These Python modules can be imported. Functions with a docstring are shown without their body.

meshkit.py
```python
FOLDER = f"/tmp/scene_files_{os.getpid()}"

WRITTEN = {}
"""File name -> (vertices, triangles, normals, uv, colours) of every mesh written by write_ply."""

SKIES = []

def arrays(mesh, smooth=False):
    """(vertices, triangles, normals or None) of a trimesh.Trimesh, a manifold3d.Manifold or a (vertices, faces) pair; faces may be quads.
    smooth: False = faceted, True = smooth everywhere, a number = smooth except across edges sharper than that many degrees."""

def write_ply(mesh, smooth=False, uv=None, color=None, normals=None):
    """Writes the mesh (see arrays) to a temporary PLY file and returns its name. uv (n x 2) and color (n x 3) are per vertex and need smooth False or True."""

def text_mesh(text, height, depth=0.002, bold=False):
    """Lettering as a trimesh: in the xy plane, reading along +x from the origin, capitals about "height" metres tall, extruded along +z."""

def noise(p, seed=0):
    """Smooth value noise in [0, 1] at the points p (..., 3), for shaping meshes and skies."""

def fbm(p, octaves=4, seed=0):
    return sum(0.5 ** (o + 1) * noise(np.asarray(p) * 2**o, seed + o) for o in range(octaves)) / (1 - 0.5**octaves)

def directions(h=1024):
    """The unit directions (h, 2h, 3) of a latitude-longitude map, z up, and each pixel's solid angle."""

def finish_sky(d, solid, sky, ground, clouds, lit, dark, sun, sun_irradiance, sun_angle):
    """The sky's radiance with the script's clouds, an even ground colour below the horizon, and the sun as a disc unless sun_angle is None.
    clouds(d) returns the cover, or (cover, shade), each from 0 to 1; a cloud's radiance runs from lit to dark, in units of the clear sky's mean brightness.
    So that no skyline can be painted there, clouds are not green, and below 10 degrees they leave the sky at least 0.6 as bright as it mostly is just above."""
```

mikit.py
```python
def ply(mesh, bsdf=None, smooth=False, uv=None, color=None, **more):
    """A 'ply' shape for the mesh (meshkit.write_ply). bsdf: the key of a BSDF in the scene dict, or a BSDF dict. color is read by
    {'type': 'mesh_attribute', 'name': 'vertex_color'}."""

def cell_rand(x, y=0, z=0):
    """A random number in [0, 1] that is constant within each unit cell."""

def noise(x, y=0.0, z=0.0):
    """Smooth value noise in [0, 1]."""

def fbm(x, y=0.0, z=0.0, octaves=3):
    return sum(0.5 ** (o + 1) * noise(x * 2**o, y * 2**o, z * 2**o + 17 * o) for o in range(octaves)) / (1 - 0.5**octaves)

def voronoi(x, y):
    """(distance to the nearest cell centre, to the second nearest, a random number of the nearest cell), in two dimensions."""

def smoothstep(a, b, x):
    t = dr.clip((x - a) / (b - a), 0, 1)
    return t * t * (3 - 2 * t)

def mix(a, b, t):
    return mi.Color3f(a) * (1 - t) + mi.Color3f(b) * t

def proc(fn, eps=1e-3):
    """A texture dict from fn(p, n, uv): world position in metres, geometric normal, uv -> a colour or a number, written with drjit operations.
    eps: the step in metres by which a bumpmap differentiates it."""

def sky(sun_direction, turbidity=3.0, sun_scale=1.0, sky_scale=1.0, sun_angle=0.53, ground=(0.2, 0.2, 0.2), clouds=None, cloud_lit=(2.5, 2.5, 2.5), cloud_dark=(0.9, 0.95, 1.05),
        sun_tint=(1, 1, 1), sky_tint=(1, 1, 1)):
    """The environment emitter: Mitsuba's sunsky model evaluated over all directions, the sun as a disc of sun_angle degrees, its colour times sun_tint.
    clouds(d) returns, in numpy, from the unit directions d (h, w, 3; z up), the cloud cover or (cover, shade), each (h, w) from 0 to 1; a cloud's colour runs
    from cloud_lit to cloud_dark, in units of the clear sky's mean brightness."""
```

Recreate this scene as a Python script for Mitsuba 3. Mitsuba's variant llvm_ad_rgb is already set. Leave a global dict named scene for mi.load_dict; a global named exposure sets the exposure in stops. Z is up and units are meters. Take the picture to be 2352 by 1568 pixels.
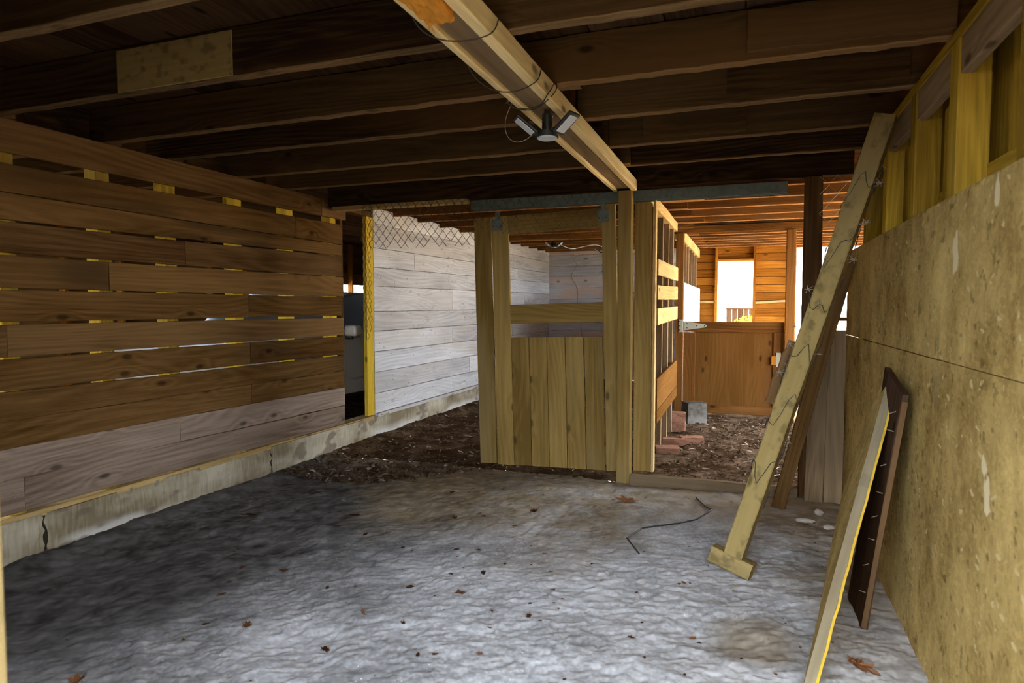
import math, random
import numpy as np, trimesh, drjit as dr, mitsuba as mi, mikit, meshkit
from mikit import noise, fbm, voronoi, cell_rand, smoothstep, mix, proc

T = mi.ScalarTransform4f
rng = np.random.default_rng(11)
random.seed(11)
scene, labels = {}, {}

# ------------------------------------------------------------------ camera, sky, exposure
EYE = np.array([0.0, 0.0, 1.25])
YAW, PITCH = math.radians(20.0), math.radians(3.02)
FWD = np.array([-math.sin(YAW) * math.cos(PITCH), math.cos(YAW) * math.cos(PITCH), -math.sin(PITCH)])
scene['camera'] = {'type': 'thinlens', 'fov': math.degrees(2 * math.atan(1176 / 1480)), 'fov_axis': 'x', 'near_clip': 0.05, 'far_clip': 500.0,
                   'aperture_radius': 0.003, 'focus_distance': 4.4,
                   'to_world': T().look_at(origin=EYE.tolist(), target=(EYE + FWD).tolist(), up=[0, 0, 1])}
exposure = 6.22


def clouds(d):
    c = meshkit.fbm(d * np.array([3.0, 3.0, 6.0]), 4, 3)
    return np.clip(0.60 + 0.8 * (c - 0.5), 0, 1), np.clip(0.4 + 1.2 * (c - 0.5), 0, 1)


scene['sky'] = mikit.sky([0.60, 0.28, 0.95], turbidity=4.0, sun_scale=0.5, sky_scale=1.0, clouds=clouds, cloud_lit=(2.0, 2.0, 2.05), cloud_dark=(1.2, 1.25, 1.35),
                         sky_tint=(0.97, 0.98, 1.0), ground=(0.30, 0.26, 0.20))

# ------------------------------------------------------------------ materials
PAL = [  # dark, light, stain
    ((.076, .034, .0095), (.190, .102, .036), (.062, .036, .017)),  # 0 weathered brown boards
    ((.034, .019, .008), (.108, .064, .028), (.12, .058, .02)),  # 1 joists
    ((.620, .460, .200), (.880, .700, .360), (.58, .42, .20)),    # 2 new tan beam
    ((.205, .125, .034), (.375, .242, .074), (.28, .20, .08)),    # 3 olive door planks
    ((.430, .410, .385), (.790, .770, .745), (.54, .49, .42)),    # 4 white paint
    ((.480, .475, .480), (.790, .775, .760), (.72, .50, .35)),    # 5 peeled grey paint
    ((.200, .066, .008), (.450, .185, .026), (.28, .11, .02)),    # 6 orange pine
    ((.560, .360, .030), (.760, .520, .060), (.50, .30, .04)),    # 7 yellow lumber
    ((.265, .185, .064), (.365, .268, .102), (.19, .138, .060)),    # 8 dusty tan
    ((.390, .255, .092), (.580, .415, .180), (.33, .22, .10)),    # 9 pale stud
    ((.240, .140, .018), (.500, .310, .036), (.22, .15, .04)),    # 10 olive yellow studs
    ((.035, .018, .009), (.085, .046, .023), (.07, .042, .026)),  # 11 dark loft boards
    ((.125, .055, .013), (.190, .088, .024), (.115, .05, .015)),    # 12 plywood
    ((.130, .085, .053), (.330, .245, .180), (.24, .18, .13)),   # 13 grey brown, sky light on the lowest left boards painted in
    ((.085, .042, .016), (.200, .112, .044), (.14, .080, .038)),  # 14 red brown wood
    ((.090, .036, .010), (.250, .110, .032), (.16, .065, .02)),   # 15 rear joists
    ((.105, .042, .010), (.225, .098, .026), (.14, .06, .02)),    # 16 orange brown door frame
    ((.170, .110, .055), (.330, .225, .120), (.20, .14, .08)),    # 17 dull brown board
    ((.210, .165, .095), (.350, .285, .175), (.17, .13, .07)),    # 18 grey tan sawn edge
    ((.034, .019, .008), (.108, .064, .028), (.12, .058, .02)),   # 19 header and sister boards
]


def wood(p, n, uv):
    k = dr.floor(uv.x / 50)
    lu = uv.x - 50 * k
    b = dr.floor(uv.y / 4)
    lv = uv.y - 4 * b
    r1, r2, r3 = cell_rand(b, 3), cell_rand(b, 5), cell_rand(b, 9)
    q = lu + r1 * 37
    d1, d2, kr = voronoi(q * 3.2 + r2 * 50, lv * 7 + b * 13)
    has = dr.select(kr > 0.86, 1.0, 0.0)
    knot = (1 - smoothstep(0.05, 0.15, d1)) * has
    around = (1 - smoothstep(0.1, 0.5, d1)) * has
    w = noise(q * 1.1, lv * 8, b)
    ring = 0.5 + 0.5 * dr.sin(6.2832 * (lv * 24 + w * 5 + around * 1.0))
    fine = noise(q * 8, lv * 320, b)
    mid = noise(q * 2.2, lv * 65, b + 0.5)
    blot = fbm(q * 1.6, lv * 6, b * 1.3)
    t = 0.45 + (ring - 0.5) * 0.30 + (fine - 0.5) * 0.40 + (mid - 0.5) * 0.55 + (r3 - 0.5) * 0.75 + (blot - 0.5) * 1.2
    st = smoothstep(0.52, 0.72, fbm(q * 0.9 + 40, lv * 4.5, b)) * (0.3 + 0.5 * r2)
    a, c, s = mi.Color3f(PAL[0][0]), mi.Color3f(PAL[0][1]), mi.Color3f(PAL[0][2])
    for i in range(1, len(PAL)):
        on = (k > i - 0.5) & (k < i + 0.5)
        a, c, s = (dr.select(on, mi.Color3f(PAL[i][j]), v) for j, v in enumerate((a, c, s)))
    white = (k > 3.5) & (k < 4.5)
    dusty = (k > 7.5) & (k < 8.5)
    t = dr.select(dusty, 0.5 + (t - 0.5) * 0.55, t)
    smudge = dr.select(dusty, smoothstep(0.52, 0.82, fbm(q * 24, lv * 30, b)) * 0.40, 0.0)
    t = dr.select(white, 0.5 + (t - 0.5) * 0.8, t)
    col = mix(a, c, dr.clip(t, -0.15, 1.25))
    col = mix(col, s, st)
    col = col * (1 - knot * dr.select(white, 0.25, 0.62))
    # joists: sawn edge's uv strip paler: fibrous wood plus underside light painted in
    lit_joist_edge = (((k > 0.5) & (k < 1.5)) | ((k > 14.5) & (k < 15.5))) & (lv > 0.612) & (lv < 0.668)
    col = dr.select(lit_joist_edge, col * 1.4 + mi.Color3f(0.070, 0.049, 0.026) * (0.5 + fine), col)
    nd, _, nr = voronoi(q * 11, lv * 22)
    nail = dr.select(white & (nr > 0.80) & (nd < 0.10), 0.6, 0.0)
    return dr.maximum(col * (1 - nail) * (1 - smudge), 0.01)


def osb(p, n, uv):
    x, y = uv.x, uv.y
    tone, edge = mi.Float(0.5), mi.Float(1.0)
    for i, (ang, sx, sy, cut) in enumerate(((0.1, 75, 30, -1), (-0.8, 80, 34, 0.45), (0.9, 85, 34, 0.55), (1.7, 85, 36, 0.70))):
        c, s = math.cos(ang), math.sin(ang)
        d1, d2, r = voronoi((x * c + y * s) * sx + 31 * i, (-x * s + y * c) * sy + 17 * i)
        on = (r > cut) if cut > 0 else (r > -1)
        r2 = cell_rand(r * 9973, i)
        tone = dr.select(on, r2, tone)
        edge = dr.select(on, smoothstep(0.0, 0.14, d2 - d1), edge)
    grain = noise(x * 300, y * 26)
    dirt = fbm(x * 2.2, y * 2.2, 3.0)
    streak = fbm(x * 30, y * 13, 6.0)
    mott = fbm(x * 9, y * 7, 14.0)
    t = (tone - 0.5) * 0.27 + (grain - 0.5) * 0.16 + (dirt - 0.5) * 1.2 + (streak - 0.5) * 0.35 + (mott - 0.5) * 0.8 + 0.52
    col = mix((0.235, 0.145, 0.043), (0.58, 0.41, 0.142), dr.clip(t, 0, 1.1))
    col = col * (0.91 + 0.09 * edge)
    col = dr.select(tone > 0.985, mi.Color3f(0.56, 0.43, 0.19), col)
    spot = smoothstep(0.70, 0.80, fbm(x * 34, y * 30, 11.0))
    col = col * (1 - 0.38 * spot)
    # torn pale spots where the face strand is ripped off
    for (cy, cz, sy_, sz_) in ((2.335, 1.415, .035, .085), (2.00, 1.545, .018, .045), (1.99, .755, .03, .06), (2.02, .83, .02, .03)):
        d = dr.sqrt(dr.square((x - cy) / sy_) + dr.square((y - cz) / sz_)) + (noise(x * 60, y * 40) - 0.5) * 0.7
        col = mix(mi.Color3f(0.66, 0.55, 0.30), col, smoothstep(0.75, 1.0, d))
    # chalk line
    line = (dr.abs(x - 2.493 - 0.004 * noise(y * 9)) < 0.0035) & (y < 1.16) & (y > 0.35)
    col = dr.select(line, mix(col, mi.Color3f(0.13, 0.19, 0.21), 0.75 * smoothstep(0.35, 0.6, noise(x * 3, y * 14))), col)
    return dr.maximum(col, 0.02)


def sand(p, n, uv):
    x, y = p.x, p.y
    f = fbm(x * 2.6, y * 2.6, 1.0, 4)
    g = fbm(x * 14, y * 14, 5.0)
    h = noise(x * 90, y * 90, 2.0)
    col = mix((0.30, 0.295, 0.275), (0.63, 0.625, 0.60), dr.clip(0.5 + (f - 0.5) * 1.3 + (g - 0.5) * 0.6 + (h - 0.5) * 0.55, 0, 1))
    spec = noise(x * 120, y * 120, 7.0)
    col = dr.select(spec > 0.955, mi.Color3f(0.72, 0.71, 0.68), col)
    w = (fbm(x * 3.5 + 9, y * 3.5, 4.0) - 0.5) * 1.5
    near_door = smoothstep(0.08, 0.62, (y - 2.6) / 1.7 - dr.maximum(x + 0.75, 0) * 0.9 - dr.maximum(-1.9 - x, 0) * 0.6 + w * 0.35)
    left_shade = smoothstep(-1.25, -2.35, x + 0.25 * (2.6 - y) + w * 0.5)
    right_side = smoothstep(0.05, 0.35, x - 0.30 * dr.maximum(3.2 - y, 0) + w * 0.28) * smoothstep(2.0, 3.0, y)
    pit = smoothstep(0.26, 0.08, dr.sqrt(dr.square(x - 0.06) + dr.square((y - 2.52) * 1.0)) + w * 0.10)
    corner = smoothstep(0.75, 0.25, dr.sqrt(dr.square(x - 0.25) + dr.square(y - 4.35)) + w * 0.25)
    col = mix(col, mix((0.042, 0.038, 0.030), (0.165, 0.155, 0.14), dr.clip(g * 1.4 - 0.2, 0, 1)), left_shade * 0.95)  # darker left floor: shade of the doorway jamb painted in
    m = dr.clip(near_door * 0.95 + right_side * 0.7 + pit * 0.9 + corner, 0, 1)
    brown = mix((0.13, 0.092, 0.047), (0.34, 0.26, 0.15), dr.clip(0.2 + g * 0.9, 0, 1))
    return mix(col, brown, m * (0.55 + 0.45 * noise(x * 9, y * 9, 3.0)))


def dirt(p, n, uv):
    g = fbm(p.x * 7, p.y * 7, 5.0, 4)
    h = noise(p.x * 60, p.y * 60, 2.0)
    k = noise(p.x * 25 + p.y * 11, p.y * 90, 4.0)
    return mix((0.055, 0.032, 0.016), (0.20, 0.132, 0.078), dr.clip((g - 0.32) * 1.6 + (h - 0.5) * 0.5 + (k - 0.5) * 0.5, 0, 1))


def concrete(p, n, uv):
    g = fbm(p.x * 3 + p.y * 3, p.z * 6, 2.0, 4)
    s = noise(p.y * 120, p.z * 14, 1.0)
    col = mix((0.23, 0.180, 0.105), (0.50, 0.44, 0.31), dr.clip(0.45 + (g - 0.5) * 2.0 + (s - 0.5) * 0.4, 0, 1))
    pale = smoothstep(0.10, 0.0, p.z - 0.05 * fbm(p.y * 2.5, 0, 9.0)) * smoothstep(0.42, 0.6, fbm(p.y * 1.4, p.z * 5, 4.0))
    col = mix(col, (0.62, 0.59, 0.53), pale * 0.8)
    blot = smoothstep(0.60, 0.72, fbm(p.y * 5, p.z * 9, 8.0))
    col = mix(col, (0.16, 0.115, 0.075), blot * 0.7)
    crack = mi.Float(0.0)
    for cy, wd in ((2.2, 0.008), (3.86, 0.004), (6.6, 0.004)):
        crack = dr.maximum(crack, dr.select(dr.abs(p.y - cy - 0.05 * (fbm(p.z * 12, cy, 0) - 0.5)) < wd * (0.4 + noise(p.z * 40)), 1.0, 0.0))
    return mix(col, (0.035, 0.028, 0.02), crack)


def galvanized(p, n, uv):
    d1, d2, r = voronoi(p.x * 45 + p.y * 20, p.z * 45)
    return mix((0.085, 0.11, 0.095), (0.15, 0.19, 0.165), dr.clip(r * 0.6 + fbm(p.x * 9, p.z * 9, p.y) * 0.5, 0, 1))


def masonry(p, n, uv):  # brick and block tones by position in uv.x
    g = fbm(p.x * 30, p.y * 30, p.z * 30)
    red = mix((0.20, 0.075, 0.04), (0.42, 0.24, 0.15), g)
    grey = mix((0.06, 0.052, 0.04), (0.19, 0.17, 0.14), dr.clip(g + (smoothstep(0.13, 0.03, p.z) - 0.3) * 0.7, 0, 1))
    return dr.select(uv.x > 0.5, red, grey)


def leafcol(p, n, uv):
    r = cell_rand(uv.x, 1)
    c = mix((0.055, 0.024, 0.012), (0.27, 0.115, 0.045), r * r)
    vein = smoothstep(0.03, 0.0, dr.abs(uv.y - 0.5))
    return c * (0.75 + 0.5 * fbm(p.x * 60, p.y * 60, 1.0)) * (1 + 0.3 * vein)


def chipcol(p, n, uv):
    r = cell_rand(uv.x, 2)
    return mix((0.062, 0.036, 0.018), (0.50, 0.40, 0.30), r * r * r * r * r * r)


def diffuse(fn):
    return {'type': 'twosided', 'b': {'type': 'diffuse', 'reflectance': proc(fn)}}


def plain(rgb, rough=None, metallic=0.0):
    if rough is None:
        return {'type': 'twosided', 'b': {'type': 'diffuse', 'reflectance': {'type': 'rgb', 'value': list(rgb)}}}
    return {'type': 'twosided', 'b': {'type': 'principled', 'base_color': {'type': 'rgb', 'value': list(rgb)}, 'roughness': rough, 'metallic': metallic}}


for name, fn in dict(wood=wood, osb=osb, sand=sand, dirt=dirt, concrete=concrete, masonry=masonry, leaf=leafcol, chip=chipcol).items():
    scene['bsdf_' + name] = diffuse(fn)
scene['bsdf_galvanized'] = {'type': 'twosided', 'b': {'type': 'principled', 'base_color': proc(galvanized), 'roughness': 0.6, 'metallic': 0.0}}
scene['bsdf_black'] = plain((0.012, 0.013, 0.012), 0.45)
scene['bsdf_lens'] = plain((0.55, 0.60, 0.64), 0.35)
scene['bsdf_wire'] = plain((0.035, 0.032, 0.028), 0.6, 0.2)
scene['bsdf_pale_wire'] = plain((0.30, 0.26, 0.19), 0.6, 0.3)
scene['bsdf_zinc'] = plain((0.36, 0.36, 0.27), 0.45, 0.3)
scene['bsdf_car'] = plain((0.42, 0.36, 0.28), 0.35, 0.1)
scene['bsdf_car_glass'] = plain((0.16, 0.18, 0.20), 0.18, 0.5)
scene['bsdf_rubber'] = plain((0.02, 0.02, 0.02), 0.8)
scene['bsdf_orange'] = plain((0.62, 0.26, 0.04))
scene['bsdf_gravel'] = plain((0.46, 0.42, 0.35))
scene['bsdf_shade_dirt'] = plain((0.06, 0.05, 0.036))
scene['bsdf_bush'] = {'type': 'principledthin', 'base_color': {'type': 'rgb', 'value': [0.22, 0.25, 0.03]}, 'roughness': 0.6, 'diff_trans': 0.8}
scene['bsdf_stone'] = plain((0.42, 0.37, 0.29))


# ------------------------------------------------------------------ mesh helpers
BID = [0]


def unit(v):
    v = np.asarray(v, float)
    return v / np.linalg.norm(v)


def plank(p0, p1, W, Tk, up, pal, c=0.003, n=1, jit=0.0, W1=None, bow=None):
    """A chamfered board from p0 to p1: W along up, Tk across it. Grain runs along it; every board gets its own piece of wood."""
    p0, p1 = np.asarray(p0, float), np.asarray(p1, float)
    L = np.linalg.norm(p1 - p0)
    d = (p1 - p0) / L
    w = np.asarray(up, float)
    w = unit(w - d * (w @ d))
    t = np.cross(d, w)
    W1 = W if W1 is None else W1
    c = min(c, W * 0.3, Tk * 0.3)
    BID[0] += 1
    u0, v0 = pal * 50 + 1.0, (BID[0] % 240) * 4 + 0.2
    rings = []
    for i in range(n + 1):
        s = i / n
        w_, h = (W + (W1 - W) * s) / 2, Tk / 2
        pts = np.array([(-w_ + c, -h), (w_ - c, -h), (w_, -h + c), (w_, h - c), (w_ - c, h), (-w_ + c, h), (-w_, h - c), (-w_, -h + c)])
        if jit and 0 < i < n:
            j = rng.normal(0, jit, 2)
            pts[[0, 5, 6, 7], 0] += j[0]
            pts[[1, 2, 3, 4], 0] += j[1]
        ctr = p0 + d * L * s
        if bow is not None:
            ctr = ctr + np.asarray(bow) * (4 * s * (1 - s))
        rings.append(ctr + pts[:, :1] * w + pts[:, 1:] * t)
    V, F, UV = [], [], []
    per = np.concatenate([[0], np.cumsum(np.linalg.norm(np.diff(np.vstack([rings[0], rings[0][:1]]), axis=0), axis=1))])
    for j in range(8):
        k, base = (j + 1) % 8, len(V)
        for i in range(n + 1):
            V += [rings[i][j], rings[i][k]]
            UV += [(u0 + L * i / n, v0 + per[j]), (u0 + L * i / n, v0 + per[j + 1])]
        for i in range(n):
            a = base + 2 * i
            F += [(a, a + 1, a + 3), (a, a + 3, a + 2)]
    for ring, flip in ((rings[0], True), (rings[-1], False)):
        base = len(V)
        ctr = ring.mean(0)
        for q in ring:
            V.append(q)
            UV.append((u0 + 40 + (q - ctr) @ w, v0 + 2 + (q - ctr) @ t))
        for j in range(1, 7):
            F.append((base, base + j + 1, base + j) if flip else (base, base + j, base + j + 1))
    V, F = np.array(V), np.array(F)
    m = trimesh.Trimesh(V, F, process=False)
    if m.volume < 0:
        F = F[:, ::-1]
    return V, F, np.array(UV)


def slab(x0, x1, y0, y1, z0, z1, pal, c=0.003, n=1, jit=0.0):
    """plank() with its grain along the longest side of a box."""
    lo, hi = np.array([x0, y0, z0], float), np.array([x1, y1, z1], float)
    d = hi - lo
    a = int(np.argmax(d))
    o = [i for i in range(3) if i != a]
    wi = o[0] if d[o[0]] > d[o[1]] else o[1]
    ti = o[1] if wi == o[0] else o[0]
    m = (lo + hi) / 2
    p0, p1 = m.copy(), m.copy()
    p0[a], p1[a] = lo[a], hi[a]
    up = np.zeros(3)
    up[wi] = 1
    return plank(p0, p1, d[wi], d[ti], up, pal, c, n, jit)


def join(ms):
    V, F, U, k = [], [], [], 0
    for v, f, *u in ms:
        V.append(v)
        F.append(np.asarray(f) + k)
        U.append(u[0] if u else np.zeros((len(v), 2)))
        k += len(v)
    return np.vstack(V), np.vstack(F), np.vstack(U)


def tube(path, r, sides=5, closed_ends=True):
    P = np.asarray(path, float)
    n = len(P)
    tang = np.gradient(P, axis=0)
    tang /= np.maximum(np.linalg.norm(tang, axis=1, keepdims=True), 1e-9)
    ref = np.array([0.31, 0.17, 0.93])
    V = []
    ang = np.arange(sides) / sides * 2 * np.pi
    rr = np.broadcast_to(np.asarray(r, float), n)
    for i in range(n):
        a = unit(np.cross(tang[i], ref) + 1e-6)
        b = np.cross(tang[i], a)
        V.append(P[i] + rr[i] * (np.cos(ang)[:, None] * a + np.sin(ang)[:, None] * b))
    V = np.vstack(V)
    F = []
    for i in range(n - 1):
        for j in range(sides):
            k = (j + 1) % sides
            a, b, c, d = i * sides + j, i * sides + k, (i + 1) * sides + k, (i + 1) * sides + j
            F += [(a, b, c), (a, c, d)]
    if closed_ends:
        for j in range(1, sides - 1):
            F += [(0, j + 1, j), ((n - 1) * sides, (n - 1) * sides + j, (n - 1) * sides + j + 1)]
    return V, np.array(F), np.zeros((len(V), 2))


def curve(pts, n=24):
    from scipy.interpolate import CubicSpline
    P = np.asarray(pts, float)
    t = np.concatenate([[0], np.cumsum(np.linalg.norm(np.diff(P, axis=0), axis=1))])
    return CubicSpline(t, P)(np.linspace(0, t[-1], n))


def rounded(center, size, r, frame=None, segs=2):
    """A box with rounded edges: hull of eight small spheres."""
    s = np.asarray(size, float) / 2 - r
    ball = trimesh.creation.icosphere(subdivisions=segs - 1, radius=r).vertices
    pts = np.vstack([ball + s * np.array(q) for q in np.ndindex(2, 2, 2) for q in [np.array(q) * 2 - 1]])
    h = trimesh.convex.convex_hull(pts)
    v = np.array(h.vertices)
    if frame is not None:
        v = v @ np.asarray(frame)
    return v + np.asarray(center), np.array(h.faces), np.zeros((len(v), 2))


def put(key, mesh, bsdf='wood', smooth=False, kind=None, label=None):
    full, k = key, 1
    while full in scene or full in labels:
        full = f'{key}_{k:03d}'
        k += 1
    v, f, *u = mesh
    uv = u[0] if u and smooth in (False, True) else None
    scene[full] = mikit.ply((v, f), 'bsdf_' + bsdf, smooth, uv=uv)
    if kind or label:
        labels[full] = {**({'kind': kind} if kind else {}), **({'label': label} if label else {})}
    return full


def tag(key, label, category, group=None, kind=None):
    full = key
    labels[full] = {'label': label, 'category': category, **({'group': group} if group else {}), **({'kind': kind} if kind else {})}
    return full


def thing(key, label, category, group=None, kind=None):
    full, k = key, 1
    while full in labels or any(q == full or q.startswith(full + '__') for q in scene):
        full = f'{key}_{k:03d}'
        k += 1
    return tag(full, label, category, group, kind)


def solo(key, mesh, bsdf, label, category, group=None, kind=None, smooth=False):
    full = put(key, mesh, bsdf, smooth)
    return tag(full, label, category, group, kind)


def fnoise(P, f, seed=0, oct=4):
    P = np.asarray(P, float)
    return meshkit.fbm(P * f, oct, seed) - 0.5


# ------------------------------------------------------------------ ground
def ground(x, y):
    """Height of the barn floor."""
    x, y = np.asarray(x, float), np.asarray(y, float)
    P = np.stack([x + 20, y + 20, np.zeros_like(x)], -1)
    h = 0.030 * fnoise(P, 1.3, 1) + 0.020 * fnoise(P * [0.75, 1.35, 1], 6.0, 2) + 0.011 * fnoise(P, 22.0, 3, 3) + 0.0105 * fnoise(P * [0.85, 1.15, 1], 50.0, 9, 2)
    h = h - 0.004
    for cx, cy, r, dep in ((-1.86, 3.42, .16, .035), (-0.15, 2.55, .18, .03), (-2.4, 2.7, .2, .02), (-1.55, 2.0, .2, .02), (-2.9, 2.2, .25, .025), (-0.7, 1.9, .2, .02), (-1.1, 3.2, .2, .012)):
        h = h - dep * np.exp(-(((x - cx) / r) ** 2 + ((y - cy) / (r * 0.8)) ** 2))
    h = h + 0.03 * np.exp(-((x + 3.3) / 0.12) ** 2)
    h = np.where(y > 4.6, h * 1.25, h)
    return h


def grid(x0, x1, y0, y1, step, off=0.0):
    nx, ny = max(2, int((x1 - x0) / step)), max(2, int((y1 - y0) / step))
    X, Y = np.meshgrid(np.linspace(x0, x1, nx), np.linspace(y0, y1, ny))
    V = np.stack([X.ravel(), Y.ravel(), ground(X.ravel(), Y.ravel()) + off], 1)
    i = np.arange(nx * ny).reshape(ny, nx)
    a, b, c, d = i[:-1, :-1].ravel(), i[:-1, 1:].ravel(), i[1:, 1:].ravel(), i[1:, :-1].ravel()
    return V, np.vstack([np.stack([a, b, c], 1), np.stack([a, c, d], 1)]), V[:, :2]


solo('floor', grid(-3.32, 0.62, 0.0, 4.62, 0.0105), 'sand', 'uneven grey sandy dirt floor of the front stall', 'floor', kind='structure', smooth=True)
solo('floor_rear', grid(-3.32, 1.78, 4.60, 11.2, 0.03), 'dirt', 'brown dirt floor of the rear stalls beyond the threshold', 'floor', kind='structure', smooth=True)
solo('floor_garage', (np.array([[-6.5, 0.2, -.04], [-3.3, 0.2, -.04], [-3.3, 11.2, -.04], [-6.5, 11.2, -.04]]), np.array([[0, 1, 2], [0, 2, 3]])), 'dirt',
     'dark dirt floor of the car bay beyond the left wall', 'floor', kind='structure')
g = 60.0
outer = [(-g, 11.15, g, g), (-g, 0.05, -6.4, 11.15), (1.78, 0.05, g, 11.15)]
V, F = [], []
for (a, b, c, d) in outer:
    k = len(V)
    V += [(a, b, -.05), (c, b, -.05), (c, d, -.05), (a, d, -.05)]
    F += [(k, k + 1, k + 2), (k, k + 2, k + 3)]
solo('ground_outside', (np.array(V), np.array(F)), 'gravel', 'pale open ground around the barn', 'ground', kind='structure')

solo('ground_front', (np.array([(-g, -g, -.05), (g, -g, -.05), (g, .05, -.05), (-g, .05, -.05)]), np.array([(0, 1, 2), (0, 2, 3)])), 'shade_dirt', 'bare dirt ground outside the front doorway', 'ground', kind='structure')

# ------------------------------------------------------------------ left wall
XL = -3.32
WL = thing('wall_left', 'brown weathered horizontal board wall on the left of the front stall', 'wall', kind='structure')
rows = [  # z top left/right, z bottom left/right, butt joints (y), gap below
    ((2.142, 2.155), (1.975, 2.010), (4.52,), 0),
    ((1.925, 1.965), (1.800, 1.795), (4.19, 1.35), .004),
    ((1.800, 1.790), (1.650, 1.700), (), .003),
    ((1.645, 1.695), (1.512, 1.515), (3.121,), .004),
    ((1.497, 1.512), (1.345, 1.345), (2.60,), .003),
    ((1.334, 1.340), (1.182, 1.178), (3.661,), .003),
    ((1.166, 1.160), (1.012, 1.008), (2.066,), .003),
    ((1.002, .998), (.858, .840), (3.669,), .003),
    ((.848, .830), (.712, .697), (1.2,), .002),
    ((.710, .694), (.580, .552), (3.675,), .002),
    ((.577, .547), (.424, .390), (3.05,), .002),
    ((.421, .386), (.252, .226), (2.117,), .002),
]
pals = [14, 0, 0, 14, 0, 0, 14, 0, 0, 0, 13, 13]  # the lowest rows take the tone with sky light painted in
yA, yB = 0.50, 4.80
for r, ((ta, tb), (ba, bb), joints, gap) in enumerate(rows):
    za = lambda y, a, b: a + (b - a) * (y - 2.05) / (4.77 - 2.05) if y > 2.05 else a
    ys = [yA] + sorted(joints) + [yB + (0.06 if r == 0 else rng.uniform(-.02, .02))]
    for i in range(len(ys) - 1):
        a, b = ys[i] + (0.002 if i else 0), ys[i + 1] - 0.002
        x = XL - 0.011 + rng.uniform(-.003, .003)
        t0, t1, b0, b1 = za(a, ta, tb), za(b, ta, tb), za(a, ba, bb) , za(b, ba, bb)
        put(WL + '__plank', plank((x, a, (t0 + b0) / 2), (x, b, (t1 + b1) / 2), t0 - b0, .022, (0, 0, 1), pals[r], .002, 6, .0012, W1=t1 - b1))
for y in (0.95, 1.50, 2.10, 2.60, 3.04, 3.597, 4.14, 4.70):
    put(WL + '__stud', slab(XL - .115, XL - .023, y - .04, y + .04, .22, 2.15, 10 if y < 3.5 else 7))
put(WL + '__end_stud', slab(XL - .10, XL - .022, 4.80, 4.84, .235, 2.02, 0))
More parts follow.
